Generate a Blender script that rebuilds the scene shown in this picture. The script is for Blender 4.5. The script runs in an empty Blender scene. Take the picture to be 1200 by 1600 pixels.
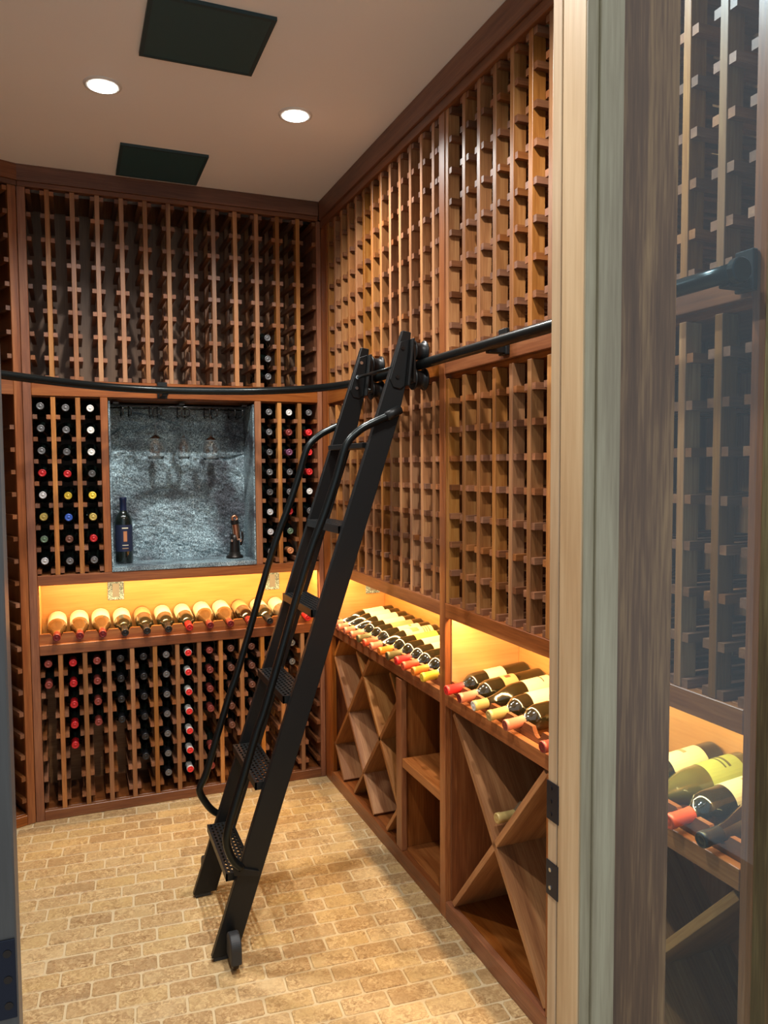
import bpy, bmesh, math, random
from mathutils import Vector, Matrix, noise
random.seed(11)
C = bpy.context.scene.collection
S = bpy.context.scene
XR, YB, H, CAMH = 1.118, 3.545, 2.74, 1.506      # right rack face, back rack face, ceiling, eye height

# ------------------------------------------------------------------ camera
yaw, pitch, roll, FPX = math.radians(21.98), math.radians(3.345), math.radians(-0.3277), 1210.94
fw = Vector((math.sin(yaw)*math.cos(pitch), math.cos(yaw)*math.cos(pitch), -math.sin(pitch)))
rt = Vector((math.cos(yaw), -math.sin(yaw), 0)); up = rt.cross(fw)
r2 = rt*math.cos(roll) + up*math.sin(roll); u2 = -rt*math.sin(roll) + up*math.cos(roll)
cd = bpy.data.cameras.new('camera'); cam = bpy.data.objects.new('camera', cd); C.objects.link(cam)
cam.matrix_world = Matrix(((r2.x,u2.x,-fw.x,0),(r2.y,u2.y,-fw.y,0),(r2.z,u2.z,-fw.z,CAMH),(0,0,0,1)))
cd.sensor_fit = 'AUTO'; cd.sensor_width = 36; cd.lens = FPX/1600*36; cd.clip_start = .02
S.camera = cam

# ------------------------------------------------------------------ world, lights, exposure
w = bpy.data.worlds.new('world'); S.world = w; w.use_nodes = True
bg = w.node_tree.nodes['Background']; bg.inputs[0].default_value = (.86,.92,.97,1); bg.inputs[1].default_value = .92
S.view_settings.view_transform = 'Standard'; S.view_settings.look = 'None'
S.view_settings.exposure = 0.10; S.view_settings.gamma = 1; S.view_settings.use_curve_mapping = False

SPOTS = [(.13,2.725), (.765,2.705), (.13,1.42), (.765,1.42)]
SPOT_W, SPOT_COL = 112, (1,.97,.93)
for x, y in SPOTS:
    l = bpy.data.lights.new('downlight_lamp', 'SPOT'); l.energy = SPOT_W; l.color = SPOT_COL
    l.spot_size = math.radians(150); l.spot_blend = .8; l.shadow_soft_size = .03
    o = bpy.data.objects.new('downlight_lamp', l); o.location = (x, y, H-.012); C.objects.link(o)
LED_W, LED_COL = 9.8, (1,.62,.24)

# ------------------------------------------------------------------ node helpers
def newmat(name):
    m = bpy.data.materials.new(name); m.use_nodes = True
    nt = m.node_tree; b = nt.nodes['Principled BSDF']
    return m, nt, b
def N(nt, t, **kw):
    n = nt.nodes.new(t)
    for k, v in kw.items(): setattr(n, k, v)
    return n
def plain(name, col, rough=.5, metal=0, coat=0, emit=None, es=0, spec=.5):
    m, nt, b = newmat(name); bs = .04 if rough > .4 else .006
    b.inputs['Base Color'].default_value = (*col,1); b.inputs['Roughness'].default_value = rough
    b.inputs['Metallic'].default_value = metal; b.inputs['Coat Weight'].default_value = coat
    b.inputs['Specular IOR Level'].default_value = spec
    if emit: b.inputs['Emission Color'].default_value = (*emit,1); b.inputs['Emission Strength'].default_value = es
    n = N(nt,'ShaderNodeTexNoise'); n.inputs['Scale'].default_value = 60
    tc = N(nt,'ShaderNodeTexCoord'); nt.links.new(tc.outputs['Object'], n.inputs['Vector'])
    bp = N(nt,'ShaderNodeBump'); bp.inputs['Strength'].default_value = bs; bp.inputs['Distance'].default_value = .002
    nt.links.new(n.outputs['Fac'], bp.inputs['Height']); nt.links.new(bp.outputs[0], b.inputs['Normal'])
    return m
def wood(name, cols, axis, rough=.38, vary=.35, streak=16, coat=.15, warp=.6, grey=0.0):
    """cols: dark, mid, light; grain runs along axis 0/1/2 of the object"""
    m, nt, b = newmat(name); L = nt.links
    tc = N(nt,'ShaderNodeTexCoord'); oi = N(nt,'ShaderNodeObjectInfo')
    sc = N(nt,'ShaderNodeVectorMath', operation='SCALE'); sc.inputs[0].default_value = (37,19,53); L.new(oi.outputs['Random'], sc.inputs['Scale'])
    ad = N(nt,'ShaderNodeVectorMath', operation='ADD'); L.new(tc.outputs['Object'], ad.inputs[0]); L.new(sc.outputs[0], ad.inputs[1])
    mp = N(nt,'ShaderNodeMapping'); L.new(ad.outputs[0], mp.inputs['Vector'])
    s = [streak]*3; s[axis] = streak*.07; mp.inputs['Scale'].default_value = s
    n1 = N(nt,'ShaderNodeTexNoise'); n1.inputs['Scale'].default_value = 1; n1.inputs['Detail'].default_value = 5
    n1.inputs['Roughness'].default_value = .55; n1.inputs['Distortion'].default_value = warp; L.new(mp.outputs[0], n1.inputs['Vector'])
    mp2 = N(nt,'ShaderNodeMapping'); s2 = [streak*14]*3; s2[axis] = streak*.7; mp2.inputs['Scale'].default_value = s2; L.new(ad.outputs[0], mp2.inputs['Vector'])
    n2 = N(nt,'ShaderNodeTexNoise'); n2.inputs['Scale'].default_value = 1; n2.inputs['Detail'].default_value = 3; L.new(mp2.outputs[0], n2.inputs['Vector'])
    mx = N(nt,'ShaderNodeMath', operation='MULTIPLY_ADD'); mx.inputs[1].default_value = .35; L.new(n2.outputs['Fac'], mx.inputs[0])
    m3 = N(nt,'ShaderNodeMath', operation='MULTIPLY'); m3.inputs[1].default_value = .72; L.new(n1.outputs['Fac'], m3.inputs[0]); L.new(m3.outputs[0], mx.inputs[2])
    cr = N(nt,'ShaderNodeValToRGB'); L.new(mx.outputs[0], cr.inputs[0])
    e = cr.color_ramp.elements; e[0].position = .30; e[0].color = (*cols[0],1); e[1].position = .74; e[1].color = (*cols[2],1)
    k = e.new(.52); k.color = (*cols[1],1)
    # piece to piece variation
    wn = N(nt,'ShaderNodeTexWhiteNoise', noise_dimensions='1D'); L.new(oi.outputs['Random'], wn.inputs['W'])
    mr = N(nt,'ShaderNodeMapRange'); mr.inputs['To Min'].default_value = 1-vary; mr.inputs['To Max'].default_value = 1+vary; L.new(wn.outputs['Value'], mr.inputs['Value'])
    hs = N(nt,'ShaderNodeHueSaturation'); L.new(cr.outputs[0], hs.inputs['Color']); L.new(mr.outputs[0], hs.inputs['Value'])
    mr2 = N(nt,'ShaderNodeMapRange'); mr2.inputs['To Min'].default_value = 1.12-grey; mr2.inputs['To Max'].default_value = .92-grey; L.new(oi.outputs['Random'], mr2.inputs['Value']); L.new(mr2.outputs[0], hs.inputs['Saturation'])
    L.new(hs.outputs[0], b.inputs['Base Color'])
    b.inputs['Roughness'].default_value = rough; b.inputs['Coat Weight'].default_value = coat; b.inputs['Coat Roughness'].default_value = .25
    bp = N(nt,'ShaderNodeBump'); bp.inputs['Strength'].default_value = .12; bp.inputs['Distance'].default_value = .002
    L.new(mx.outputs[0], bp.inputs['Height']); L.new(bp.outputs[0], b.inputs['Normal'])
    return m
MAHO = ((.085,.023,.008),(.215,.068,.022),(.36,.145,.052))
RACK = ((.14,.048,.016),(.30,.125,.043),(.46,.235,.092))
RAILW = ((.085,.028,.012),(.18,.068,.028),(.30,.13,.058))
CROWN_SHADED = ((.06,.020,.010),(.15,.055,.026),(.26,.11,.055))  # same wood as the frames, darkened to paint in the weaker light up there
PANEL = ((.16,.075,.035),(.26,.14,.07),(.36,.21,.11))
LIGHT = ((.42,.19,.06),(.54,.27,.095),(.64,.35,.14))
TANW = ((.32,.19,.09),(.50,.34,.19),(.64,.48,.29))
OLIVE = ((.15,.12,.07),(.25,.215,.135),(.36,.33,.22))
ZEBRA = ((.035,.016,.007),(.095,.050,.024),(.26,.165,.078))
GREYW = ((.030,.028,.026),(.055,.054,.052),(.10,.10,.098))
W = {}
def wm(kind, axis):
    k = (kind, axis)
    if k not in W:
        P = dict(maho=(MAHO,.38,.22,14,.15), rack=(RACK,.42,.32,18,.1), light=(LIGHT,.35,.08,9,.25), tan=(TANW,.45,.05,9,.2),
                 olive=(OLIVE,.45,.05,16,.3), zebra=(ZEBRA,.42,.02,17,.2), panel=(PANEL,.45,.1,10,.1), rail=(RAILW,.45,.30,18,.05), crown=(CROWN_SHADED,.45,.1,12,.1), grey=(GREYW,.5,.05,12,.2))[kind]
        W[k] = wood(kind+'_wood_'+'xyz'[axis], P[0], axis, P[1], P[2], P[3], P[4])
    return W[k]
M_black = plain('black_powder_coat', (.007,.0075,.0075), .42, 0, 0, spec=.3)
M_rail = plain('satin_black_steel', (.02,.024,.024), .28, .8)
M_rubber = plain('dark_rubber', (.02,.022,.024), .6)
M_bolt = plain('bright_steel', (.6,.62,.62), .25, 1)
M_hinge = plain('blued_steel', (.012,.016,.03), .3, .6)
M_hole = plain('screw_recess', (.002,.002,.004), .5)
M_chrome = plain('polished_wire', (.05,.05,.05), .22, .8)
M_copper = plain('copper', (.65,.30,.17), .25, 1)
M_gunmetal = plain('dark_metal', (.03,.025,.022), .3, .7)
M_vent = plain('black_vent', (.014,.045,.056), .45)  # black metal, tinted teal to paint in a bluish sheen
M_white = plain('white_trim', (.75,.75,.72), .4)
M_lens = plain('lamp_lens', (1,1,1), .4, emit=(1,.97,.90), es=14)
M_led = plain('led_tape', (1,.8,.4), .4, emit=(1,.70,.28), es=3)
M_dark = plain('dark_filler', (.02,.012,.008), .6)

def ceiling_mat():
    m, nt, b = newmat('painted_plaster')
    n = N(nt,'ShaderNodeTexNoise'); n.inputs['Scale'].default_value = 1.3; n.inputs['Detail'].default_value = 4
    tc = N(nt,'ShaderNodeTexCoord'); nt.links.new(tc.outputs['Object'], n.inputs['Vector'])
    cr = N(nt,'ShaderNodeValToRGB'); cr.color_ramp.elements[0].color = (.87,.885,.90,1); cr.color_ramp.elements[1].color = (.91,.925,.94,1)
    nt.links.new(n.outputs['Fac'], cr.inputs[0]); nt.links.new(cr.outputs[0], b.inputs['Base Color'])
    b.inputs['Roughness'].default_value = .6
    n2 = N(nt,'ShaderNodeTexNoise'); n2.inputs['Scale'].default_value = 180; nt.links.new(tc.outputs['Object'], n2.inputs['Vector'])
    bp = N(nt,'ShaderNodeBump'); bp.inputs['Strength'].default_value = .05; bp.inputs['Distance'].default_value = .001
    nt.links.new(n2.outputs['Fac'], bp.inputs['Height']); nt.links.new(bp.outputs[0], b.inputs['Normal'])
    return m
def brick_mat():
    m, nt, b = newmat('tumbled_travertine'); L = nt.links
    tc = N(nt,'ShaderNodeTexCoord'); oi = N(nt,'ShaderNodeObjectInfo')
    sc = N(nt,'ShaderNodeVectorMath', operation='SCALE'); sc.inputs[0].default_value = (41,23,7); L.new(oi.outputs['Random'], sc.inputs['Scale'])
    ad = N(nt,'ShaderNodeVectorMath', operation='ADD'); L.new(tc.outputs['Object'], ad.inputs[0]); L.new(sc.outputs[0], ad.inputs[1])
    n1 = N(nt,'ShaderNodeTexNoise'); n1.inputs['Scale'].default_value = 70; n1.inputs['Detail'].default_value = 6; n1.inputs['Roughness'].default_value = .72; n1.inputs['Distortion'].default_value = 1.2
    L.new(ad.outputs[0], n1.inputs['Vector'])
    n2 = N(nt,'ShaderNodeTexNoise'); n2.inputs['Scale'].default_value = 16; n2.inputs['Detail'].default_value = 3; L.new(ad.outputs[0], n2.inputs['Vector'])
    cr = N(nt,'ShaderNodeValToRGB'); e = cr.color_ramp.elements
    e[0].position = .39; e[0].color = (0.223,0.114,0.038,1); e[1].position = .60; e[1].color = (0.632,0.458,0.228,1); k = e.new(.50); k.color = (0.428,0.273,0.118,1)
    L.new(n1.outputs['Fac'], cr.inputs[0])
    # tone of each stone
    wn = N(nt,'ShaderNodeTexWhiteNoise', noise_dimensions='1D'); L.new(oi.outputs['Random'], wn.inputs['W'])
    c2 = N(nt,'ShaderNodeValToRGB'); e = c2.color_ramp.elements; e[0].color = (0.316,0.198,0.091,1); e[1].color = (0.577,0.422,0.220,1)
    for ps, cc in ((.3,(0.409,0.255,0.106,1)),(.55,(0.484,0.339,0.163,1)),(.8,(0.512,0.339,0.129,1))): k = e.new(ps); k.color = cc
    L.new(wn.outputs['Value'], c2.inputs[0])
    mf = N(nt,'ShaderNodeMapRange'); mf.inputs['From Min'].default_value = .35; mf.inputs['From Max'].default_value = .65; mf.inputs['To Min'].default_value = .20; mf.inputs['To Max'].default_value = .80
    L.new(n2.outputs['Fac'], mf.inputs['Value'])
    mx = N(nt,'ShaderNodeMix', data_type='RGBA'); L.new(mf.outputs[0], mx.inputs['Factor']); L.new(cr.outputs[0], mx.inputs['A']); L.new(c2.outputs[0], mx.inputs['B'])
    L.new(mx.outputs['Result'], b.inputs['Base Color']); b.inputs['Roughness'].default_value = .5
    bp = N(nt,'ShaderNodeBump'); bp.inputs['Strength'].default_value = .5; bp.inputs['Distance'].default_value = .002
    L.new(n1.outputs['Fac'], bp.inputs['Height']); L.new(bp.outputs[0], b.inputs['Normal'])
    return m
def granite_mat(name, rough, scale=1):
    m, nt, b = newmat(name); L = nt.links
    tc = N(nt,'ShaderNodeTexCoord')
    n1 = N(nt,'ShaderNodeTexNoise'); n1.inputs['Scale'].default_value = 210*scale; n1.inputs['Detail'].default_value = 5; n1.inputs['Roughness'].default_value = .8; L.new(tc.outputs['Object'], n1.inputs['Vector'])
    n2 = N(nt,'ShaderNodeTexNoise'); n2.inputs['Scale'].default_value = 7; n2.inputs['Detail'].default_value = 5; L.new(tc.outputs['Object'], n2.inputs['Vector'])
    cr = N(nt,'ShaderNodeValToRGB'); e = cr.color_ramp.elements; e[0].position = .40; e[0].color = (.035,.045,.05,1); e[1].position = .64; e[1].color = (.60,.69,.71,1); k = e.new(.52); k.color = (.20,.26,.285,1)
    L.new(n1.outputs['Fac'], cr.inputs[0])
    c2 = N(nt,'ShaderNodeValToRGB'); e = c2.color_ramp.elements; e[0].position = .36; e[0].color = (.30,.28,.31,1); e[1].position = .58; e[1].color = (1.2,1.35,1.38,1)
    L.new(n2.outputs['Fac'], c2.inputs[0])
    mx = N(nt,'ShaderNodeMix', data_type='RGBA', blend_type='MULTIPLY'); mx.inputs['Factor'].default_value = 1; L.new(cr.outputs[0], mx.inputs['A']); L.new(c2.outputs[0], mx.inputs['B'])
    L.new(mx.outputs['Result'], b.inputs['Base Color']); b.inputs['Roughness'].default_value = rough
    bp = N(nt,'ShaderNodeBump'); bp.inputs['Strength'].default_value = .5 if rough > .4 else .03; bp.inputs['Distance'].default_value = .003
    L.new(n1.outputs['Fac'], bp.inputs['Height']); L.new(bp.outputs[0], b.inputs['Normal'])
    return m
def pane_mat(name, tint, ior=1.5):
    m, nt, b = newmat(name); nt.nodes.remove(b); out = nt.nodes['Material Output']; L = nt.links
    t = N(nt,'ShaderNodeBsdfTransparent'); t.inputs[0].default_value = (*tint,1)
    g = N(nt,'ShaderNodeBsdfGlossy'); g.inputs['Roughness'].default_value = .02
    lw = N(nt,'ShaderNodeLayerWeight'); lw.inputs['Blend'].default_value = .5; f0 = ((ior-1)/(ior+1))**2
    pw = N(nt,'ShaderNodeMath', operation='POWER'); pw.inputs[1].default_value = 5; L.new(lw.outputs['Facing'], pw.inputs[0])
    f = N(nt,'ShaderNodeMath', operation='MULTIPLY_ADD'); f.inputs[1].default_value = 1-f0; f.inputs[2].default_value = f0; L.new(pw.outputs[0], f.inputs[0])
    mx = N(nt,'ShaderNodeMixShader'); L.new(f.outputs[0], mx.inputs[0]); L.new(t.outputs[0], mx.inputs[1]); L.new(g.outputs[0], mx.inputs[2]); L.new(mx.outputs[0], out.inputs[0])
    return m
def grille_mat():
    m, nt, b = newmat('perforated_black_metal'); L = nt.links
    tc = N(nt,'ShaderNodeTexCoord'); v = N(nt,'ShaderNodeTexVoronoi'); v.inputs['Scale'].default_value = 130; v.inputs['Randomness'].default_value = 0
    L.new(tc.outputs['Object'], v.inputs['Vector'])
    cr = N(nt,'ShaderNodeValToRGB'); e = cr.color_ramp.elements; e[0].position = .32; e[0].color = (.003,.004,.005,1); e[1].position = .38; e[1].color = (.018,.070,.085,1)  # teal between the holes paints a bluish sheen onto the black metal
    L.new(v.outputs['Distance'], cr.inputs[0]); L.new(cr.outputs[0], b.inputs['Base Color']); b.inputs['Roughness'].default_value = .45
    return m
M_ceil = ceiling_mat(); M_brick = brick_mat(); M_stone = granite_mat('rough_split_granite', .75, .85); M_slab = granite_mat('polished_granite', .25)
M_pane = pane_mat('window_glass', (.74,.88,.94))
M_glass, _nt, _b = newmat('clear_drinking_glass'); _b.inputs['Base Color'].default_value = (1,1,1,1); _b.inputs['Roughness'].default_value = .01
_b.inputs['Transmission Weight'].default_value = 1; _b.inputs['IOR'].default_value = 1.48
M_grille = grille_mat(); M_grout = plain('cream_grout', (.54,.42,.24), .8)
M_outer = plain('outer_floor_stone', (.45,.42,.38), .5)

# ------------------------------------------------------------------ mesh helpers
def link(name, me, parent=None, mat=None, mw=None):
    o = bpy.data.objects.new(name, me); C.objects.link(o)
    if parent is not None: o.parent = parent
    if mw is not None:
        if parent is None: o.matrix_world = mw
        else: o.matrix_local = mw
    return o
def setm(me, *mats):
    for m in mats: me.materials.append(m)
    return me
BOXES = {}
def boxmesh(sx, sy, sz, mat, bev=0):
    k = (round(sx,4), round(sy,4), round(sz,4), mat.name, bev)
    if k not in BOXES:
        bm = bmesh.new(); bmesh.ops.create_cube(bm, size=1)
        for v in bm.verts: v.co = Vector((v.co.x*sx, v.co.y*sy, v.co.z*sz))
        if bev: bmesh.ops.bevel(bm, geom=bm.edges[:], offset=bev, segments=1, affect='EDGES', profile=.5)
        me = bpy.data.meshes.new('board'); bm.to_mesh(me); bm.free(); setm(me, mat); BOXES[k] = me
    return BOXES[k]
def box(name, parent, u0, u1, y0, y1, z0, z1, kind='maho', bev=.0015, axis=None):
    """one board, grain along its longest side; kind is a wood kind or a material"""
    s = (u1-u0, y1-y0, z1-z0)
    if isinstance(kind, str):
        ax = axis if axis is not None else max(range(3), key=lambda i: s[i]); mat = wm(kind, ax)
    else: mat = kind
    o = link(name, boxmesh(*s, mat, bev), parent); o.location = ((u0+u1)/2, (y0+y1)/2, (z0+z1)/2)
    return o
def meshobj(name, parent, verts, faces, mat, smooth=False, mw=None):
    me = bpy.data.meshes.new(name); me.from_pydata(verts, [], faces); me.update(); setm(me, mat)
    if smooth:
        for p in me.polygons: p.use_smooth = True
    return link(name, me, parent, mw=mw)
def fixn(me):
    bm = bmesh.new(); bm.from_mesh(me); bmesh.ops.recalc_face_normals(bm, faces=bm.faces); bm.to_mesh(me); bm.free()
def prism(name, parent, poly, a0, a1, plane, mat, bev=0, mw=None):
    """extrude a 2D outline; plane 'xz' extrudes along y, 'xy' along z, 'yz' along x"""
    def P(p, a): return {'xz':(p[0],a,p[1]), 'xy':(p[0],p[1],a), 'yz':(a,p[0],p[1])}[plane]
    n = len(poly); vs = [P(p,a0) for p in poly] + [P(p,a1) for p in poly]
    fs = [tuple(range(n)), tuple(range(2*n-1, n-1, -1))] + [(i, (i+1)%n, n+(i+1)%n, n+i) for i in range(n)]
    bm = bmesh.new(); bv = [bm.verts.new(v) for v in vs]
    for f in fs: bm.faces.new([bv[i] for i in f])
    bmesh.ops.recalc_face_normals(bm, faces=bm.faces)
    if bev: bmesh.ops.bevel(bm, geom=bm.edges[:], offset=bev, segments=1, affect='EDGES')
    me = bpy.data.meshes.new(name); bm.to_mesh(me); bm.free(); setm(me, mat)
    return link(name, me, parent, mw=mw)
def lathe_me(name, prof, mats, seg=24, split=None, smooth=True):
    bm = bmesh.new(); rings = []
    for r, z in prof:
        if r < 1e-6: rings.append([bm.verts.new((0,0,z))])
        else: rings.append([bm.verts.new((r*math.cos(2*math.pi*i/seg), r*math.sin(2*math.pi*i/seg), z)) for i in range(seg)])
    for k in range(len(rings)-1):
        a, b = rings[k], rings[k+1]
        for i in range(seg):
            j = (i+1) % seg
            if len(a) == 1 and len(b) == 1: continue
            f = [a[0], b[j], b[i]] if len(a) == 1 else ([a[i], a[j], b[0]] if len(b) == 1 else [a[i], a[j], b[j], b[i]])
            f = bm.faces.new(f); f.smooth = smooth
            if split is not None and k >= split: f.material_index = 1
    bmesh.ops.recalc_face_normals(bm, faces=bm.faces)
    me = bpy.data.meshes.new(name); bm.to_mesh(me); bm.free(); setm(me, *mats)
    return me
def catmull(pts, n=8):
    P = [Vector(p) for p in pts]; P = [P[0]*2-P[1]] + P + [P[-1]*2-P[-2]]; out = []
    for i in range(1, len(P)-2):
        for k in range(n):
            t = k/n; a, b, c, d = P[i-1:i+3]
            out.append(.5*((2*b)+(c-a)*t+(2*a-5*b+4*c-d)*t*t+(3*b-a-3*c+d)*t**3))
    return out + [P[-2]]
def tube_me(name, paths, r, mat, seg=12):
    bm = bmesh.new()
    for pts in paths:
        pts = [Vector(p) for p in pts]; rings = []; ref = None
        for i, p in enumerate(pts):
            t = (pts[min(i+1,len(pts)-1)]-pts[max(i-1,0)]).normalized()
            if ref is None: ref = Vector((0,0,1)) if abs(t.z) < .9 else Vector((1,0,0))
            x = (ref - t*ref.dot(t)).normalized(); y = t.cross(x); ref = x
            rings.append([bm.verts.new(p + x*r*math.cos(2*math.pi*k/seg) + y*r*math.sin(2*math.pi*k/seg)) for k in range(seg)])
        for a, b in zip(rings, rings[1:]):
            for k in range(seg): bm.faces.new((a[k], a[(k+1)%seg], b[(k+1)%seg], b[k])).smooth = True
        bm.faces.new(rings[0]); bm.faces.new(rings[-1])
    bmesh.ops.recalc_face_normals(bm, faces=bm.faces)
    me = bpy.data.meshes.new(name); bm.to_mesh(me); bm.free(); setm(me, mat); return me
def cyl(name, parent, c, axis, r, length, mat, seg=20, bev=0):
    q = Vector((0,0,1)).rotation_difference(Vector(axis)).to_matrix().to_4x4()
    h = length/2
    prof = [(0,-h),(r-bev,-h),(r,-h+bev),(r,h-bev),(r-bev,h),(0,h)] if bev else [(0,-h),(r,-h),(r,h),(0,h)]
    me = lathe_me(name, prof, [mat], seg, smooth=False)
    return link(name, me, parent, mw=Matrix.Translation(Vector(c)) @ q)
def multibox(name, parent, boxes, mat, kind=None):
    vs, fs = [], []
    for (x0,x1,y0,y1,z0,z1) in boxes:
        n = len(vs); vs += [(x,y,z) for x in (x0,x1) for y in (y0,y1) for z in (z0,z1)]
        fs += [tuple(n+i for i in f) for f in ((0,1,3,2),(4,6,7,5),(0,4,5,1),(2,3,7,6),(0,2,6,4),(1,5,7,3))]
    o = meshobj(name, parent, vs, fs, mat); return o
def thing(name, label, cat, mw=None, group=None):
    o = bpy.data.objects.new(name, None); C.objects.link(o); o.empty_display_size = .05
    if mw is not None: o.matrix_world = mw
    tag(o, label, cat, group); return o
def tag(o, label, cat, group=None):
    o['label'] = label; o['category'] = cat
    if group: o['group'] = group
    return o
def struct(o): o['kind'] = 'structure'; return o
def T(x, y, z): return Matrix.Translation((x, y, z))

FB = T(0, YB, 0)
FR = T(XR, YB, 0) @ Matrix.Rotation(-math.pi/2, 4, 'Z')
TH = math.radians(22)
FL = T(-.175, YB, 0) @ Matrix.Rotation(TH, 4, 'Z')
D = .28                                                  # depth of the racks

# ------------------------------------------------------------------ the room
fl = link('floor', boxmesh(2.4, 2.95, .05, M_grout)); fl.location = (.25, 2.42, -.0275); struct(fl)
ang = math.radians(-4.5); ca, sa = math.cos(ang), math.sin(ang)
PX, PY, BX, BY = .139, .0746, .1350, .0706
def brick_mesh(seed):
    rnd = random.Random(seed); bm = bmesh.new()
    def ring(inset, z, jit):
        hx, hy = BX/2-inset, BY/2-inset; c = .006; pts = []
        for sx, sy in ((1,1),(-1,1),(-1,-1),(1,-1)):
            a, b = (hx, hy-c), (hx-c, hy)
            if sx*sy < 0: a, b = b, a
            for q in (a, b): pts.append(bm.verts.new((sx*q[0]+rnd.uniform(-jit,jit), sy*q[1]+rnd.uniform(-jit,jit), z+rnd.uniform(-jit,jit)*.25)))
        return pts
    a = ring(0, -.02, 0); b = ring(.0003, -.0030, .0010); c = ring(.0030, 0, .0010)
    for p, q in ((a,b),(b,c)):
        for i in range(8): bm.faces.new((p[i], p[(i+1)%8], q[(i+1)%8], q[i])).smooth = False
    bm.faces.new(c); bmesh.ops.recalc_face_normals(bm, faces=bm.faces)
    me = bpy.data.meshes.new('brick'); bm.to_mesh(me); bm.free(); setm(me, M_brick); return me
BM = [brick_mesh(i) for i in range(9)]
def px_of(p):
    d = Vector(p)-Vector((0,0,CAMH)); z = d.dot(fw); return (600+FPX*d.dot(r2)/z, 800-FPX*d.dot(u2)/z) if z > .05 else (-999,-999)
spots = []
rb = random.Random(5)
for j in range(-2, 50):
    off = (.5*(j % 2) + rb.uniform(-.12,.12))*PX
    for i in range(-14, 20):
        lx, ly = i*PX + off, j*PY
        X, Y = -.03 + lx*ca - ly*sa, .98 + lx*sa + ly*ca
        if -.88 < X < 1.17 and 1.0 < Y < 3.62 and not (X < -.2 and Y > 3.60+(X+.175)*.40):
            u, v = px_of((X, Y, 0)); seen = -40 < u < 890 and 0 < v < 1650
            spots.append((not seen, math.hypot(X,Y), X, Y))
spots.sort(); rest = []
for n, (hid, d_, X, Y) in enumerate(spots):
    loc = (X, Y, rb.uniform(-.0012,.0006)); me = rb.choice(BM); flip = math.pi*rb.randint(0,1)
    mw = T(*loc) @ Matrix.Rotation(ang+flip+rb.uniform(-.008,.008), 4, 'Z')
    if n < 295 and not hid:
        o = link('brick', me, fl); o.matrix_parent_inverse = T(*fl.location).inverted(); o.matrix_basis = mw
    else: rest.append((me, mw))
vs, fs = [], []
for me, mw in rest:
    n = len(vs); vs += [tuple(mw @ v.co) for v in me.vertices]; fs += [tuple(n+i for i in p.vertices) for p in me.polygons]
o = meshobj('bricks', fl, vs, fs, M_brick); o.matrix_parent_inverse = T(*fl.location).inverted(); o['kind'] = 'stuff'
o = link('outer_floor', boxmesh(4.2, 3.6, .05, M_outer)); o.location = (.25, -.86, -.030); struct(o)

def sbox(name, x0,x1,y0,y1,z0,z1, kind, axis=None):
    return struct(box(name, None, x0,x1,y0,y1,z0,z1, kind, 0, axis))
sbox('ceiling', -1.05,1.52, .88,3.95, H,H+.06, M_ceil)
sbox('wall_back', -1.05,1.52, YB+D+.055,YB+D+.135, -.03,H, 'maho')
sbox('wall_right', XR+D+.055,XR+D+.135, .90,YB+D+.055, -.03,H, 'maho', 2)
sbox('wall_left', -1.05,-.97, .90,YB+D+.055, -.03,H, 'maho', 2)

# ------------------------------------------------------------------ cabinets
def cabinet(F, label, u0, u1, stiles, beams, name='cabinet_frame', back=True):
    t = thing(name, label, 'cabinet', F, 'cabinet face frames')
    for a, b, z0, z1 in stiles: box('stile', t, a, b, 0, .022, z0, z1, 'maho')
    for a, b, z0, z1 in beams:
        box('beam', t, a, b, .0005, .022, z0, z1, 'maho')
    return t
def rack(F, label, ups, z0, z1, ears, edges, group, rear=True, extra=(), name='wine_rack'):
    """upright slats with cross rails either side; edges: (u, side) single rails against the stiles"""
    t = thing(name, label, 'wine rack', F @ T((edges[0][0]+edges[1][0])/2, 0, z0), group)
    c = (edges[0][0]+edges[1][0])/2; h = z1-z0
    mu = boxmesh(.019, .040, h, wm('rack',2), .001); mr = boxmesh(.019, .030, h, wm('rack',2), .001)
    k = 'pair'
    if k not in BOXES:
        bs = [(-.0265,-.0097,-.125,.125,-.009,.009), (.0097,.0265,-.125,.125,-.009,.009)]
        vs, fs = [], []
        for (x0,x1,y0,y1,zz0,zz1) in bs:
            n = len(vs); vs += [(x,y,z) for x in (x0,x1) for y in (y0,y1) for z in (zz0,zz1)]
            fs += [tuple(n+i for i in f) for f in ((0,1,3,2),(4,6,7,5),(0,4,5,1),(2,3,7,6),(0,2,6,4),(1,5,7,3))]
        me = bpy.data.meshes.new('rail'); me.from_pydata(vs,[],fs); setm(me, wm('rail',1)); BOXES[k] = me
    pair = BOXES[k]; single = boxmesh(.017, .25, .018, wm('rail',1), 0)
    for u in ups:
        o = link('upright', mu, t); o.location = (u-c, .023, h/2)
        if rear: o = link('upright', mr, t); o.location = (u-c, .225, h/2)
        for z in ears:
            o = link('rail', pair, t); o.location = (u-c, .1305, z-z0)
    for u in extra:
        o = link('upright', mu, t); o.location = (u-c, .023, h/2)
    for u, s in edges:
        for z in ears:
            o = link('rail', single, t); o.location = (u-c+s*.009, .1305, z-z0)
    return t

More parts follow.
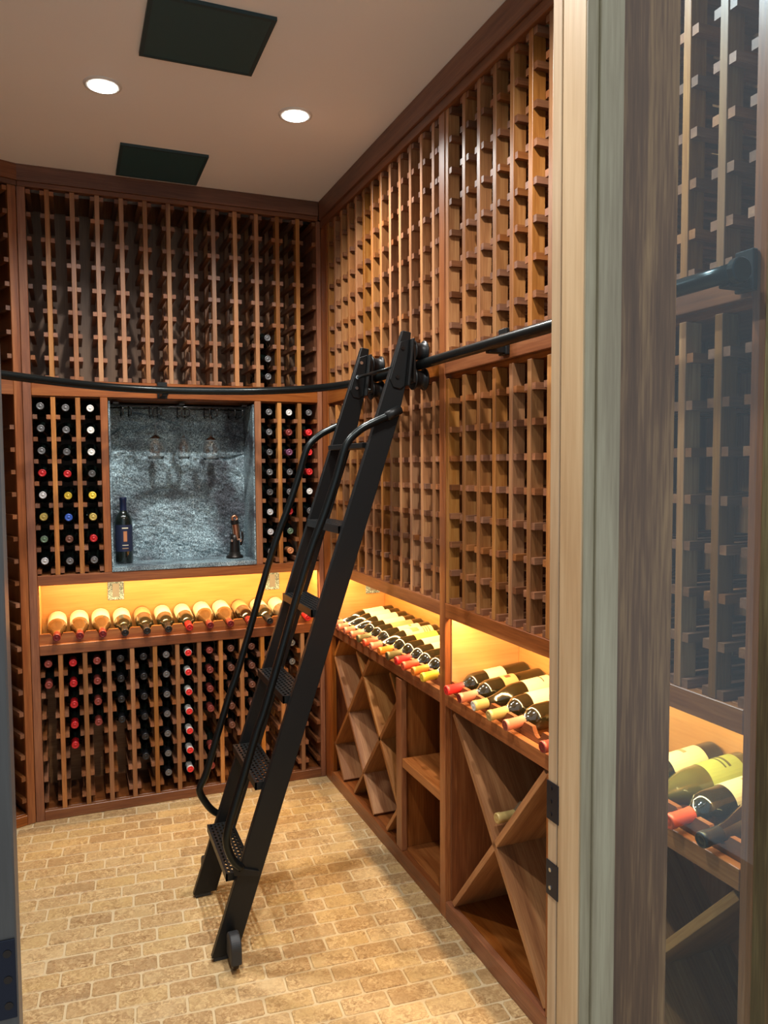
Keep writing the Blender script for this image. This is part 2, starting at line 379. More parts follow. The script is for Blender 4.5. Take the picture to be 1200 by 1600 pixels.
# back wall
bf = cabinet(FB, 'reddish wooden face frame of the cabinet across the far wall', -.175, XR,
    [(-.175,-.142,0,2.655),(1.095,1.1175,0,2.655),(.125,.155,1.0555,1.8095),(.792,.822,1.0555,1.8095)],
    [(-.1415,1.0945,1.81,1.875),(-.1415,1.0945,1.012,1.055),(-.1415,1.0945,0,.042)])
box('deck', bf, -.142,1.095, .0225,D+.037, 1.857,1.875, 'maho'); box('deck', bf, -.142,1.095, .0225,D+.037, 1.037,1.055, 'maho')
box('deck', bf, -.142,1.095, .0225,D+.037, 1.806,1.8105, 'maho')
box('deck', bf, -.142,1.095, .0225,D+.037, .024,.042, 'maho'); 
for a in (-.174,1.097): box('side_panel', bf, a, a+.018, .0225,D+.037, 0,2.655, 'maho')
box('back_panel', bf, -.155,1.097, D+.038,D+.048, 1.0555,2.655, 'panel'); box('back_panel', bf, -.155,1.097, D+.038,D+.048, .03,.712, 'rack')
UB = [-.061+.0971*k for k in range(12)]
EU = [2.64]+[2.5475-.0968*k for k in range(7)]+[1.8852]
EM = [1.7225-.0930*k for k in range(8)]
EL = [.629-.0903*k for k in range(7)]
rack(FB, 'tall mostly empty rack filling the top of the far wall', UB, 1.8755, 2.655, EU, [(-.141,1),(1.094,-1)], 'far wall racks')
rack(FB, 'rack of three bottle columns left of the stone niche', UB[:2], 1.0555, 1.8055, EM, [(-.141,1),(.1245,-1)], 'far wall racks')
rack(FB, 'rack of three bottle columns right of the stone niche', [.910,1.0065], 1.0555, 1.8055, EM, [(.8225,1),(1.094,-1)], 'far wall racks')
rack(FB, 'low rack below the lit row of bottles on the far wall', UB, .0425, .714, EL, [(-.141,1),(1.094,-1)], 'far wall racks')

# right wall
U1 = [.100+.0925*k for k in range(1,13)]; U2 = [1.423+.0915*k for k in range(12)]
rf = cabinet(FR, 'reddish wooden face frame of the long cabinet along the right wall', 0, 2.6,
    [(0,.085,.0,2.62),(1.26,1.30,0,2.62),(2.508,2.55,0,2.62),(.884,.935,.0605,.714),(1.885,1.925,.0605,.714),(.0855,.11,.0605,.714)],
    [(a,b,z0,z1) for a,b in ((.0855,1.2595),(1.3005,2.5075)) for z0,z1 in ((1.80,1.864),(1.015,1.062),(0,.06))])
for a, b in ((.085,1.26),(1.30,2.508)):
    for z in (1.846, 1.044, .042, 1.786): box('deck', rf, a, b, .0225,D+.037, z,z+.018, 'maho')
for a in (.067,1.262,1.2820,2.510,2.532): box('side_panel', rf, a, a+.018, .0225,D+.037, 0,2.62, 'maho')
for a, b in ((.085,1.262),(1.30,2.51)):
    box('back_panel', rf, a, b, D+.038,D+.048, 1.0625,2.62, 'rack', axis=2); box('back_panel', rf, a, b, D+.038,D+.048, .03,.714, 'maho', axis=2)
box('side_panel', rf, 2.60,2.618, 0,D, 0,2.62, M_dark)  # near-black board, painting in the shade of the end bay
for a in (.884,1.896): box('side_panel', rf, a+.012, a+.030, .0225,D+.037, .06,.714, 'maho')
EU2 = [2.6095]+[2.523-.0955*k for k in range(7)]+[1.8742]
EM2 = [1.714-.0918*k for k in range(8)]
rack(FR, 'empty upper rack on the right wall between corner and middle post', U1, 1.8645, 2.62, EU2, [(.1057,1),(1.2595,-1)], 'right wall racks', extra=[.0958])
rack(FR, 'empty middle rack on the right wall behind the ladder top', U1, 1.0625, 1.785, EM2, [(.1057,1),(1.2595,-1)], 'right wall racks', extra=[.0958])
rack(FR, 'empty upper rack on the right wall nearest the door frame', U2, 1.8645, 2.62, EU2, [(1.3212,1),(2.5075,-1)], 'right wall racks', extra=[1.3112])
rack(FR, 'empty middle rack on the right wall below the black rail nearest the door frame', U2, 1.0625, 1.785, EM2, [(1.3212,1),(2.5075,-1)], 'right wall racks', extra=[1.3112])

# left bay, turned towards the room
lf = cabinet(FL, 'dark wooden face frame of the angled cabinet at the far left', -.53, 0,
    [(-.034,-.001,0,2.655),(-.53,-.497,0,2.655)], [(-.4965,-.0345,1.81,1.875),(-.4965,-.0345,0,.042)])
for z in (1.857,.024): box('deck', lf, -.497,-.034, .0225,D+.037, z,z+.018, 'maho')
for a in (-.0225,-.53): box('side_panel', lf, a, a+.018, .0225,D+.037, 0,2.655, 'maho')
box('back_panel', lf, -.515,-.02, D+.038,D+.048, .03,2.655, 'maho', axis=2)
UL = [-.115-.0925*k for k in range(4)]
rack(FL, 'dark upper rack in the angled bay at the far left', UL, 1.8755, 2.655, EU, [(-.0350,-1),(-.4955,1)], 'angled bay racks')
rack(FL, 'tall lower rack in the angled bay at the far left, beside the grey post', UL, .0425, 1.80, [.105+.0925*k for k in range(18)], [(-.0350,-1),(-.4955,1)], 'angled bay racks')

# crown trim under the ceiling
def crown(name, F, a, b, z0, zm):
    t = bpy.data.objects.new(name, None); C.objects.link(t); t.matrix_world = F; struct(t)
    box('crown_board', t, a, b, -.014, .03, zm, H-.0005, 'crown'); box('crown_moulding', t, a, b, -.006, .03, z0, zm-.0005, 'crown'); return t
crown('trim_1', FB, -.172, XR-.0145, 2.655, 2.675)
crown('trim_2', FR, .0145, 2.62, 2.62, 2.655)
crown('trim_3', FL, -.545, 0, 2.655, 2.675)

# lit display rows
DISP_Y = [(-.025,.790),(.265,.818)]
def display(F, label, a, b, us, z_lip, group, lamp_u):
    c = (a+b)/2; t = thing('display_shelf', label, 'shelf', F @ T(c,0,z_lip), group)
    def bx(name, u0,u1,y0,y1,z0,z1, kind='maho', **k): return box(name, t, u0-c,u1-c,y0,y1,z0-z_lip,z1-z_lip, kind, **k)
    bx('apron', a, b, -.0005,.020, z_lip,z_lip+.043); bx('shelf_board', a, b, .0205,D-.003, z_lip,z_lip+.020)
    poly = [(a,z_lip+.0205),(b,z_lip+.0205),(b,.802)]
    for u in sorted(us, reverse=True):
        u0, u1 = max(u-.026,a+.001), min(u+.026,b-.001)
        poly.append((u1,.802))
        for k in range(1,8):
            an = math.pi*k/8; poly.append((u+.0195*math.cos(an), .7968-.0188*math.sin(an)))
        poly.append((u0,.802))
    poly.append((a,.802))
    prism('neck_rest', t, [(p[0]-c,p[1]-z_lip) for p in poly], .0215, .034, 'xz', wm('maho',0))
    bx('body_rest', a, b, .16,.18, z_lip+.0205,.7670); 
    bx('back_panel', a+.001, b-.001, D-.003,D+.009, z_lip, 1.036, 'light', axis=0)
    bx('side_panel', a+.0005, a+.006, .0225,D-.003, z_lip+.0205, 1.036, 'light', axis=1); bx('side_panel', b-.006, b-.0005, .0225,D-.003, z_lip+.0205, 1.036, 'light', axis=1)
    bx('light_strip', a+.02, b-.02, .026,.036, 1.030,1.0355, M_led)
    for q in range(2):
        l = bpy.data.lights.new('led_lamp','AREA'); l.shape = 'RECTANGLE'; l.size = (b-a)*.5-.02; l.size_y = .012; l.energy = LED_W*(b-a)/1.2/2; l.color = LED_COL
        o = bpy.data.objects.new('led_lamp', l); C.objects.link(o)
        o.matrix_world = F @ T(a+(b-a)*(q*.5+.25), .031, 1.0285) @ Matrix.Rotation(math.radians(24), 4, 'X')
    return t
UD0 = [-.073+.0918*k for k in range(13)]
UD1 = [YB-3.335+.0808*k for k in range(13)]
UD1 = [.215+.0808*k for k in range(13)]
UD2 = [YB-2.19+.0908*k for k in range(9)]+[2.175,2.26,2.35,2.437]
display(FB, 'lit display shelf with a row of slanted bottles on the far wall', -.1415, 1.0945, UD0, .715, 'lit display shelves', 0)
display(FR, 'lit display shelf crowded with thirteen bottles beside the room corner', .0855, 1.2595, UD1, .722, 'lit display shelves', 0)
display(FR, 'lit display shelf with a few bottles nearest the door frame', 1.3005, 2.5075, UD2, .722, 'lit display shelves', 0)

# diamond bin, cubbies, cross bins
def segs(u0,u1,z0,z1, uc, zc, s, pz, n):
    out = []
    for sg in (1,-1):
        for k in n:
            pts = []
            c0 = zc + k*pz
            a, b = u0, u1
            za, zb = c0+sg*s*(a-uc), c0+sg*s*(b-uc)
            # clip in z
            def clip(a,za,b,zb):
                if za == zb: return None
                t0, t1 = 0, 1
                for lim, sign in ((z0,1),(z1,-1)):
                    fa, fb = sign*(za-lim), sign*(zb-lim)
                    if fa < 0 and fb < 0: return None
                    if fa < 0: t0 = max(t0, fa/(fa-fb))
                    elif fb < 0: t1 = min(t1, fa/(fa-fb))
                if t1-t0 < .03: return None
                return (a+(b-a)*t0, za+(zb-za)*t0, a+(b-a)*t1, za+(zb-za)*t1)
            r = clip(a,za,b,zb)
            if r: out.append(r)
    return out
def bin_(name, label, a, b, z0, z1, lines, th, cat='wine bin'):
    c = (a+b)/2; t = thing(name, label, cat, FR @ T(c,0,z0), 'open bins along the right wall')
    for (ua,za,ub,zb) in lines:
        L = math.hypot(ub-ua, zb-za); an = math.atan2(zb-za, ub-ua)
        o = link('divider', boxmesh(round(L-.012,3), D-.012, th, wm('rack',0), .001), t)
        o.matrix_local = T((ua+ub)/2-c, D/2+.002, (za+zb)/2-z0) @ Matrix.Rotation(-an, 4, 'Y')
    return t
bin_('diamond_bin', 'wooden diamond lattice bin at the far end of the right wall', .11,.884,.06,.72,
     segs(.112,.882,.062,.712, .312,.41, 1.105,.42, (-2,-1,0,1,2)), .016)
bin_('cross_bin', 'large open bin with crossed boards below the lit shelf, beside the door frame', 1.30,1.885,.06,.72,
     segs(1.305,1.88,.066,.712, 1.607,.391, 1.21,9, (0,)), .019)
bin_('cross_bin', 'large crossed board bin seen through the glass panel', 1.925,2.508,.06,.72,
     segs(1.928,2.505,.066,.712, 2.216,.391, 1.14,9, (0,)), .019)
t = thing('cubby_shelf', 'thick open cubby shelf between the diamond bin and the middle post', 'shelf', FR @ T(1.10,0,.385))
box('shelf_board', t, -.160,.159, .001,D-.004, 0,.034, 'maho'); 

# ------------------------------------------------------------------ bottles
def glassy(name, col, rough=.06, trans=0):
    m = plain(name, col, rough, 0, .3, spec=.6); return m
G = dict(dark=glassy('dark_green_glass',(.006,.010,.008)), brown=glassy('brown_glass',(.012,.007,.004)),
         gold=glassy('golden_wine_glass',(.10,.05,.018)), olive=glassy('olive_glass',(.10,.085,.025)), lit=glassy('lit_dark_glass',(.018,.015,.007), .10), smoke=glassy('dusty_glass',(.12,.085,.05), .25))  # lit: the dark glass again, lightened to paint in the shelf light
CAP = {}
CC = dict(grey=(.12,.12,.12), white=(.75,.74,.68), silver=(.45,.45,.45), red=(.45,.012,.015), darkred=(.16,.012,.014), black=(.012,.012,.014), yellow=(.75,.55,.05),
          gold=(.45,.34,.08), blue=(.03,.09,.40), brown=(.14,.055,.035), green=(.10,.16,.10), purple=(.16,.05,.10), copper=(.50,.20,.08), salmon=(.60,.20,.12),
          orange=(.75,.22,.03), olive=(.12,.11,.045), orangered=(.65,.09,.04), foil=(.45,.33,.12), brightred=(.75,.03,.03), redbrown=(.22,.04,.03), cream=(.78,.70,.50),
          tan=(.50,.30,.15), limegreen=(.42,.48,.14), lemon=(.80,.68,.12), blueprint=(.008,.014,.045))
def cc(c):
    if c not in CAP: CAP[c] = plain('foil_'+c, CC[c], .35, .15)
    return CAP[c]
def label_mat(c):
    k = 'label_'+c
    if k not in CAP:
        m, nt, b = newmat(k); L = nt.links
        tc = N(nt,'ShaderNodeTexCoord'); wv = N(nt,'ShaderNodeTexNoise'); wv.inputs['Scale'].default_value = 35; L.new(tc.outputs['Object'], wv.inputs['Vector'])
        cr = N(nt,'ShaderNodeValToRGB'); col = Vector(CC[c]); e = cr.color_ramp.elements
        e[0].color = (*(col*.88),1); e[1].color = (*col,1); L.new(wv.outputs['Fac'], cr.inputs[0])
        L.new(cr.outputs[0], b.inputs['Base Color']); b.inputs['Roughness'].default_value = .6; CAP[k] = m
    return CAP[k]
PROF = dict(
  bordeaux=[(0,.006),(.029,.003),(.033,0),(.0365,.003),(.0375,.009),(.0375,.185),(.0365,.199),(.032,.212),(.024,.223),(.0175,.232),(.0150,.242),(.0142,.262),(.0142,.284),(.0152,.285),(.0152,.294),(.0138,.297),(0,.297)],
  burgundy=[(0,.006),(.030,.003),(.034,0),(.0385,.003),(.0395,.010),(.0395,.145),(.0388,.158),(.0360,.173),(.0310,.190),(.0250,.207),(.0200,.222),(.0168,.236),(.0150,.252),(.0144,.284),(.0152,.285),(.0152,.294),(.0138,.297),(0,.297)])
BC = {}
def bottle_mesh(shape, g):
    k = ('b',shape,g)
    if k not in BC: BC[k] = lathe_me('glass_body', PROF[shape], [G[g]], 28)
    return BC[k]
def cap_mesh(side, top, long):
    k = ('c',side,top,long)
    if k not in BC:
        z0 = .232 if long else .252
        BC[k] = lathe_me('capsule', [(.0166 if long else .0150,z0),(.0152,z0+.014),(.0150,.283),(.0160,.2845),(.0160,.2955),(.0146,.2985),(.0108,.2988),(.0100,.2978),(.0058,.2978),(.0050,.2990),(0,.2990)], [cc(side), cc(top)], 22, split=5)
    return BC[k]
def wrap_mesh(r, z0, z1, half, mat):
    k = ('l',r,z0,z1,half,mat.name)
    if k not in BC:
        n = 18; vs, fs = [], []
        for rr in (r+.0007, r+.0001):
            for z in (z0,z1):
                vs += [(rr*math.cos(-half+2*half*i/n), rr*math.sin(-half+2*half*i/n), z) for i in range(n+1)]
        m = n+1
        for i in range(n):
            fs += [(i,i+1,m+i+1,m+i),(2*m+i,3*m+i,3*m+i+1,2*m+i+1),(i,2*m+i,2*m+i+1,i+1),(m+i,m+i+1,3*m+i+1,3*m+i)]
        fs += [(0,m,3*m,2*m),(n,2*m+n,3*m+n,m+n)]
        me = bpy.data.meshes.new('paper_label'); me.from_pydata(vs,[],fs); setm(me, mat)
        for p in me.polygons: p.use_smooth = i < 0
        BC[k] = me
    return BC[k]
def bottle(label, mw, shape='bordeaux', g='dark', cap='red', top=None, lab=None, lz=(.055,.140), half=1.9, group=None, marks=None):
    t = thing('wine_bottle', label, 'wine bottle', mw, group)
    link('glass_body', bottle_mesh(shape,g), t)
    link('capsule', cap_mesh(cap, top or cap, True), t)
    if lab:
        r = .0395 if shape == 'burgundy' else .0375
        lo = link('paper_label', wrap_mesh(r, lz[0], lz[1], half, label_mat(lab)), t)
        for (z0,z1,h,c) in (marks or ()):
            link('printed_band', wrap_mesh(r+.0007, z0, z1, h, label_mat(c)), lo)
    return t
def lying(F, u, y, z, ydeep, zdeep, turn=0):
    """bottle whose neck tip is at (u,y,z) of the wall frame and whose base lies deeper"""
    a = Vector((0, y-ydeep, z-zdeep)).normalized(); x = Vector((0,0,1)); x = (x-a*x.dot(a)).normalized(); yv = a.cross(x)
    R = Matrix(((x.x,yv.x,a.x,0),(x.y,yv.y,a.y,0),(x.z,yv.z,a.z,0),(0,0,0,1))) @ Matrix.Rotation(turn,4,'Z')
    base = Vector((u,y,z)) - a*.299
    return F @ T(*base) @ R
ORD = ['first','second','third','fourth','fifth','sixth','seventh','eighth','ninth','tenth','eleventh','twelfth','thirteenth']
CAPW = dict(grey='dull grey', white='white', silver='silver', red='red', darkred='dark red', black='black', yellow='yellow', gold='gold', blue='blue', brown='brown', green='greenish',
            purple='purplish', copper='coppery', salmon='salmon pink', orange='orange', olive='olive', orangered='orange red', foil='gold foil', brightred='bright red', redbrown='red brown')
def stock(F, cols, ears, table, place, colword, group, dzs={}):
    for (ci, ri), c in table.items():
        side, top = (c if isinstance(c, tuple) else (c, c)); z = ears[ri]+dzs.get(ci,.0389)+.001
        w_ = CAPW[top] if side == top else ('white and red' if side == 'white' else CAPW[top]+' ended')
        bottle('%s capsule bottle, %s column, %s down, %s' % (w_, colword(ci), ORD[ri], place), lying(F, cols[ci], .010+random.uniform(-.004,.004), z, .3, z), 'bordeaux', 'dark', side, top, group=group)
B = ('black','grey'); Wt = ('black','white')
tab = {}
for ci, col in enumerate((['g','g','g','red','silver','gold','green','silver'], ['g','g','g','red','yellow','blue','brown','g'], ['white','white','white','grey','yellow','gold','red','grey'])):
    for ri, c in enumerate(col): tab[(ci,ri)] = B if c == 'g' else (('black',c) if c in ('white','silver','grey','green') else c)
stock(FB, [-.1105,-.0125,.0850], EM, tab, 'left of stone niche', lambda c: ('left','middle','right')[c], 'bottles left of the niche', {0:.0436})
tab = {}
for ci, col in enumerate((['grey','grey','grey','grey','grey','silver','silver','grey'], ['white','redbrown','purple','grey','grey','red','green','copper'], ['grey','brightred','brightred','brightred','white','grey','grey','grey'])):
    for ri, c in enumerate(col):
        if ci == 2 and ri > 5: continue
        tab[(ci,ri)] = ('black',c) if c in ('white','silver','grey','green') else c
stock(FB, [.862,.958,1.0545], EM, tab, 'right of stone niche', lambda c: ('left','middle','right')[c], 'bottles right of the niche', {2:.0395})
tab = {}
LOW = [('redbrown',[0,1]),('red',[0,1,2,3,4]),('redbrown',[0,1,2,3]),('black',[0,1,2,3]),('black',[0,1,2,3,4,5]),(B,[0,1,2,3,4,5,6]),(('white','brightred'),[0,1,2,3,4,5,6]),
       ('redbrown',[0,1,2,3,5,6]),('brown',[0,1,2,3,4]),('brown',[0,1,2,3,4]),('black',[0,1,2]),(B,[0,1])]
for ci, (c, rows) in enumerate(LOW):
    for r in rows: tab[(ci,r)] = c
stock(FB, [-.1105]+[UB[0]-.0486+.0971*k for k in range(1,13)], EL, tab, 'low rack under lit shelf', lambda c: ORD[c]+' from left', 'bottles in the low far rack', {0:.0436})
stock(FB, [UB[9]+.0486], EU, {(0,6):B,(0,7):B,(0,8):B}, 'upper rack of the far wall', lambda c: 'only filled', 'three bottles in the upper far rack')

def disp(F, u, label, shape, g, cap, lab, lz=(.04,.135), top=None, half=1.7, group='', marks=None, jy=0):
    dz = .002 if shape == 'burgundy' else 0
    if g == 'dark': g = 'lit'
    return bottle(label, lying(F, u, DISP_Y[0][0]+jy, DISP_Y[0][1]+dz, DISP_Y[1][0]+jy, DISP_Y[1][1]+dz, random.uniform(-.25,.25)), shape, g, cap, top, lab, lz, half, group, marks)
gp = 'bottles on the far lit shelf'
row = [('burgundy','gold','darkred','cream'),('burgundy','gold','darkred','cream'),('burgundy','gold','darkred','cream'),('bordeaux','dark','black','cream'),('bordeaux','dark','black','tan'),
       ('bordeaux','dark','black','cream'),('bordeaux','dark','red','cream'),('burgundy','gold','darkred','cream'),('burgundy','gold','darkred','cream'),('bordeaux','brown','darkred','tan'),
       ('bordeaux','dark','black','cream'),('bordeaux','smoke','black','cream'),('bordeaux','dark','red','cream')]
for k, (sh, g, cp, lb) in enumerate(row):
    gw = {'gold':'golden', 'dark':'dark', 'brown':'brown', 'smoke':'dusty'}[g]
    disp(FB, UD0[k], '%s glass bottle, %s capsule, %s label, %s from left on far lit shelf' % (gw, CAPW[cp], lb, ORD[k]), sh, g, cp, lb, (.02,.135) if lb == 'cream' else (.03,.12), group=gp)
gp = 'bottles on the corner lit shelf'
row = [('salmon','cream','olive'),('salmon','cream','olive'),('salmon','cream','olive'),('salmon','cream','olive'),('olive','tan','dark'),('orangered','cream','olive'),('salmon','cream','dark'),('orange','lemon','olive'),
       ('olive','cream','dark'),('brightred','cream','dark'),('orangered','cream','dark'),('orange','lemon','dark'),('yellow','cream','dark')]
for k, (cp, lb, g) in enumerate(row):
    sh = 'burgundy' if k in (0,1,2,6) else 'bordeaux'
    mk = [(.045,.050,.9,'tan'),(.056,.061,.9,'tan'),(.067,.072,.9,'tan'),(.09,.12,.5,'tan')] if k == 6 else ([(.085,.095,.5,'gold')] if k in (5,7,9) else None)
    disp(FR, UD1[k], '%s capsule bottle with %s label, %s from the room corner on lit shelf' % (CAPW[cp], {'cream':'cream','tan':'tan','lemon':'yellow'}[lb], ORD[k]), sh, 'dark', cp, lb, (.03,.15) if k in (6,8,9) else (.05,.145), group=gp, marks=mk, jy=random.uniform(-.008,0))
gp = 'bottles on the near lit shelf'
near = {0:('brightred','brightred','bordeaux','dark','cream',(.09,.155),None,'bright red capsule bottle beside the middle post on the near lit shelf'),
 1:('salmon','darkred','bordeaux','dark','tan',(.10,.150),[(.118,.136,.18,'brown')],'salmon capsule bottle with small tan label on the near lit shelf'),
 2:('foil','white','burgundy','dark','cream',(.03,.125),[(.060,.064,.55,'grey')],'gold foil bottle with white cork end on the near lit shelf'),
 3:('foil','foil','bordeaux','dark','cream',(.03,.165),[(.07,.078,.4,'tan')],'gold foil necked bottle with large cream label on the near lit shelf'),
 4:('salmon','redbrown','bordeaux','dark','cream',(.03,.150),None,'pink foil capsule bottle with cream label close to the door frame'),
 6:('redbrown','darkred','bordeaux','dark','cream',(.03,.14),None,'red brown capsule tip just left of the door frame on lit shelf'),
 9:('black','black','bordeaux','dark','cream',(.05,.15),[(.09,.10,.3,'tan')],'white labelled bottle behind the green labelled one seen through the glass'),
 10:('olive','olive','burgundy','olive','limegreen',(.03,.125),[(.06,.066,.7,'olive'),(.074,.078,.7,'olive')],'olive bottle with a lime green label seen through the glass'),
 11:('orangered','orangered','bordeaux','dark','cream',(.03,.150),[(.07,.10,.25,'tan')],'orange red capsule bottle with cream label seen through the glass'),
 12:('black','black','burgundy','brown','cream',(.03,.10),None,'black capsule bottle lowest in view through the glass')}
for k, (cp, tp, sh, g, lb, lz, mk, lab) in near.items():
    u = UD2[k]
    disp(FR, u, lab, sh, g, cp, lb, lz, tp, group=gp, marks=mk)
# single bottle lying in the cross bin
bottle('lone gold capped bottle lying in the large crossed board bin', FR @ FR.inverted() @ lying(FR, 1.607, .014, .472, .31, .472), 'bordeaux', 'smoke', 'foil', 'cream' if False else 'foil')

# ------------------------------------------------------------------ stone niche
nt_ = thing('stone_niche', 'grey blue granite niche with a rough split stone back', 'niche', FB @ T(.4735,0,1.056))
n_u0, n_u1, n_z0, n_z1 = .1565, .7905, 1.0565, 1.794
nx, nz = 190, 220; vs, fs = [], []
for j in range(nz+1):
    for i in range(nx+1):
        u = n_u0+(n_u1-n_u0)*i/nx; z = n_z0+(n_z1-n_z0)*j/nz; p = Vector((u*1.0, z*1.6+u*.35, 3.7))
        rg = 1-abs(noise.noise(p*3.2)); rg = max(0, rg-.90)*10
        st = noise.noise(Vector((u*3+z*1.5, z*9-u*3, 5.5))); st = (st*3-math.floor(st*3))          # broken ledges
        d = .010*noise.fractal(p*6, 1, 2, 5) + .0045*noise.noise(p*32) + .0035*noise.noise(p*70) + .005*(st-.5)*max(0,noise.noise(p*2.7)+.2) - .0
        q = p*2.3+Vector((noise.noise(p*6), noise.noise(p*6+Vector((9,9,9))), 0))*.35
        ck_ = max(0, 1-abs(noise.noise(q))/.045)*max(0, min(1, noise.noise(p*3+Vector((7,3,1)))*3+.35))
        d += .010*noise.noise(p*11)*abs(noise.noise(p*4)) - .020*ck_
        ed = min(i, nx-i, j, nz-j)/10; d *= min(1, ed)
        vs.append((u-.4735, .210-d, z-1.056))
for j in range(nz):
    for i in range(nx):
        a = j*(nx+1)+i; fs.append((a, a+1, a+nx+2, a+nx+1))
meshobj('split_stone', nt_, vs, fs, M_stone, True)
def nb(name, u0,u1,y0,y1,z0,z1): return box(name, nt_, u0-.4735,u1-.4735,y0,y1,z0-1.056,z1-1.056, M_slab, .001)
nb('side_slab', n_u0, n_u0+.008, .002,.225, n_z0+.0205,n_z1); nb('side_slab', n_u1-.008, n_u1, .002,.225, n_z0+.0205,n_z1)
nb('sill', n_u0, n_u1, -.003,.225, n_z0,n_z0+.020); nb('stone_backing', n_u0,n_u1,.226,.25,n_z0,n_z1)
SZ = n_z0+.0205
# stemware rack: wire slots hung under the top of the niche
sw = thing('stemware_rack', 'dark wire stemware rack hung under the top of the stone niche', 'glass rack', FB @ T(.47,.1,1.794))
gu = [.235,.360,.484,.607,.722]
paths = []
for u in gu:
    for s in (-1,1):
        x = u-.47+s*.017
        o = link('wire_slot', tube_me('wire_slot', [catmull([(x,-.085,-.024),(x,-.078,-.052),(x,.0,-.056),(x,.065,-.056),(x,.068,-.004)],5)], .0034, M_chrome, 8), sw)
for y in (-.07,.06):
    z = -.016
    link('cross_wire', tube_me('cross_wire', [[(-.30,y,z),(.30,y,z)]], .0028, M_chrome, 8), sw)
for u in (-.28,0,.28): box('hanger', sw, u-.012,u+.012, -.08,.065, -.008,-.0005, M_gunmetal, .001)
# hanging glasses (modelled upside down, foot at the top)
def glass(u, y, rb_, depth, lab, stem=.085):
    zt = 1.794-.0511
    t = thing('wine_glass', lab, 'wine glass', FB @ T(u, y, zt), 'glasses hanging in the niche')
    foot = lathe_me('foot', [(0,.0),(.034,-.0005),(.036,.0008),(.034,.002),(.006,.005),(0,.006)], [M_glass], 28)
    link('foot', foot, t)
    link('stem', lathe_me('stem', [(.006,-.0),(.0038,-.012),(.0034,-.05),(.0040,-stem+.004),(.008,-stem)], [M_glass], 16), t)
    z0 = -stem; pr = [(.0,z0),(.010,z0-.003),(rb_*.62,z0-depth*.18),(rb_*.93,z0-depth*.36),(rb_,z0-depth*.50),(rb_*.95,z0-depth*.68),(rb_*.80,z0-depth*.88),(rb_*.72,z0-depth)]
    pr += [(r-.0012 if r > .002 else 0, z+.0015 if i else z-.0015) for i,(r,z) in reversed(list(enumerate(pr)))]
    link('bowl', lathe_me('bowl', pr, [M_glass], 32), t)
glass(.360,.10,.047,.110,'wide wine glass hanging upside down, left of the three')
glass(.484,.10,.033,.100,'narrow wine glass hanging upside down between two wider ones',.095)
glass(.607,.10,.047,.110,'wide wine glass hanging upside down, right of the three',.09)
# bottle standing in the niche
bottle('dark bottle with a blue label standing in the left of the stone niche', FB @ T(.216,.14,SZ) @ Matrix.Rotation(math.radians(-84),4,'Z'), 'bordeaux','dark','blueprint',None,'blueprint',(.055,.175),1.5,
       marks=[(.100,.146,.20,'copper'),(.158,.163,.35,'cream'),(.082,.085,.35,'cream'),(.068,.071,.35,'tan')])
# corkscrew on its stand
ck = thing('corkscrew_stand', 'black and copper lever corkscrew on its stand in the right of the niche', 'corkscrew', FB @ T(.715,.13,SZ))
link('stand_base', lathe_me('stand_base', [(0,0),(.040,0),(.041,.004),(.038,.012),(.029,.016),(.026,.030),(.0,.030)], [M_gunmetal], 28), ck)
link('stand_post', lathe_me('stand_post', [(.024,.030),(.022,.090),(.019,.112),(.0,.114)], [M_gunmetal], 24), ck)
cyl('barrel', ck, (.008,-.004,.125), (-.10,0,1), .0165, .085, M_copper, 24, .003)
cyl('barrel_shade', ck, (.008,.008,.122), (-.10,0,1), .0165, .080, M_gunmetal, 20, .003)
cyl('collar', ck, (.001,-.004,.170), (-.10,0,1), .0195, .022, M_gunmetal, 24, .003)
link('head_ring', tube_me('head_ring', [[(.001+.012*math.cos(a), -.006, .188+.012*math.sin(a)) for a in [2*math.pi*k/20 for k in range(21)]]], .0065, M_copper, 10), ck)
link('lever', tube_me('lever', [catmull([(.028,-.01,.060),(.036,-.012,.09),(.035,-.010,.125)],6)], .006, M_gunmetal, 10), ck)
cyl('pivot', ck, (.024,-.022,.085), (0,1,0), .007, .012, M_bolt, 14, .001); cyl('pivot', ck, (-.018,-.022,.085), (0,1,0), .006, .012, M_bolt, 14, .001)

# outlet plates cut from granite
def outlet(F, u, y, z, lab, rot=0):
    t = thing('outlet_plate', lab, 'outlet', F @ T(u,y,z) @ Matrix.Rotation(rot,4,'Z'), 'granite outlet plates')
    box('plate', t, -.036,.036, -.005,0, -.045,.045, M_slab, .001)
    box('socket', t, -.015,.015, -.0062,-.004, -.032,.032, plain('socket_'+str(len(bpy.data.materials)),(.17,.18,.18),.35), .001)
outlet(FB, .182, D-.0035, .935, 'granite outlet plate on the lit panel below the niche bottle')
outlet(FB, .930, D-.0035, .935, 'granite outlet plate on the lit panel partly behind the ladder')
outlet(FR, .092, .215, .945, 'granite outlet plate on the side panel in the room corner', math.pi/2)

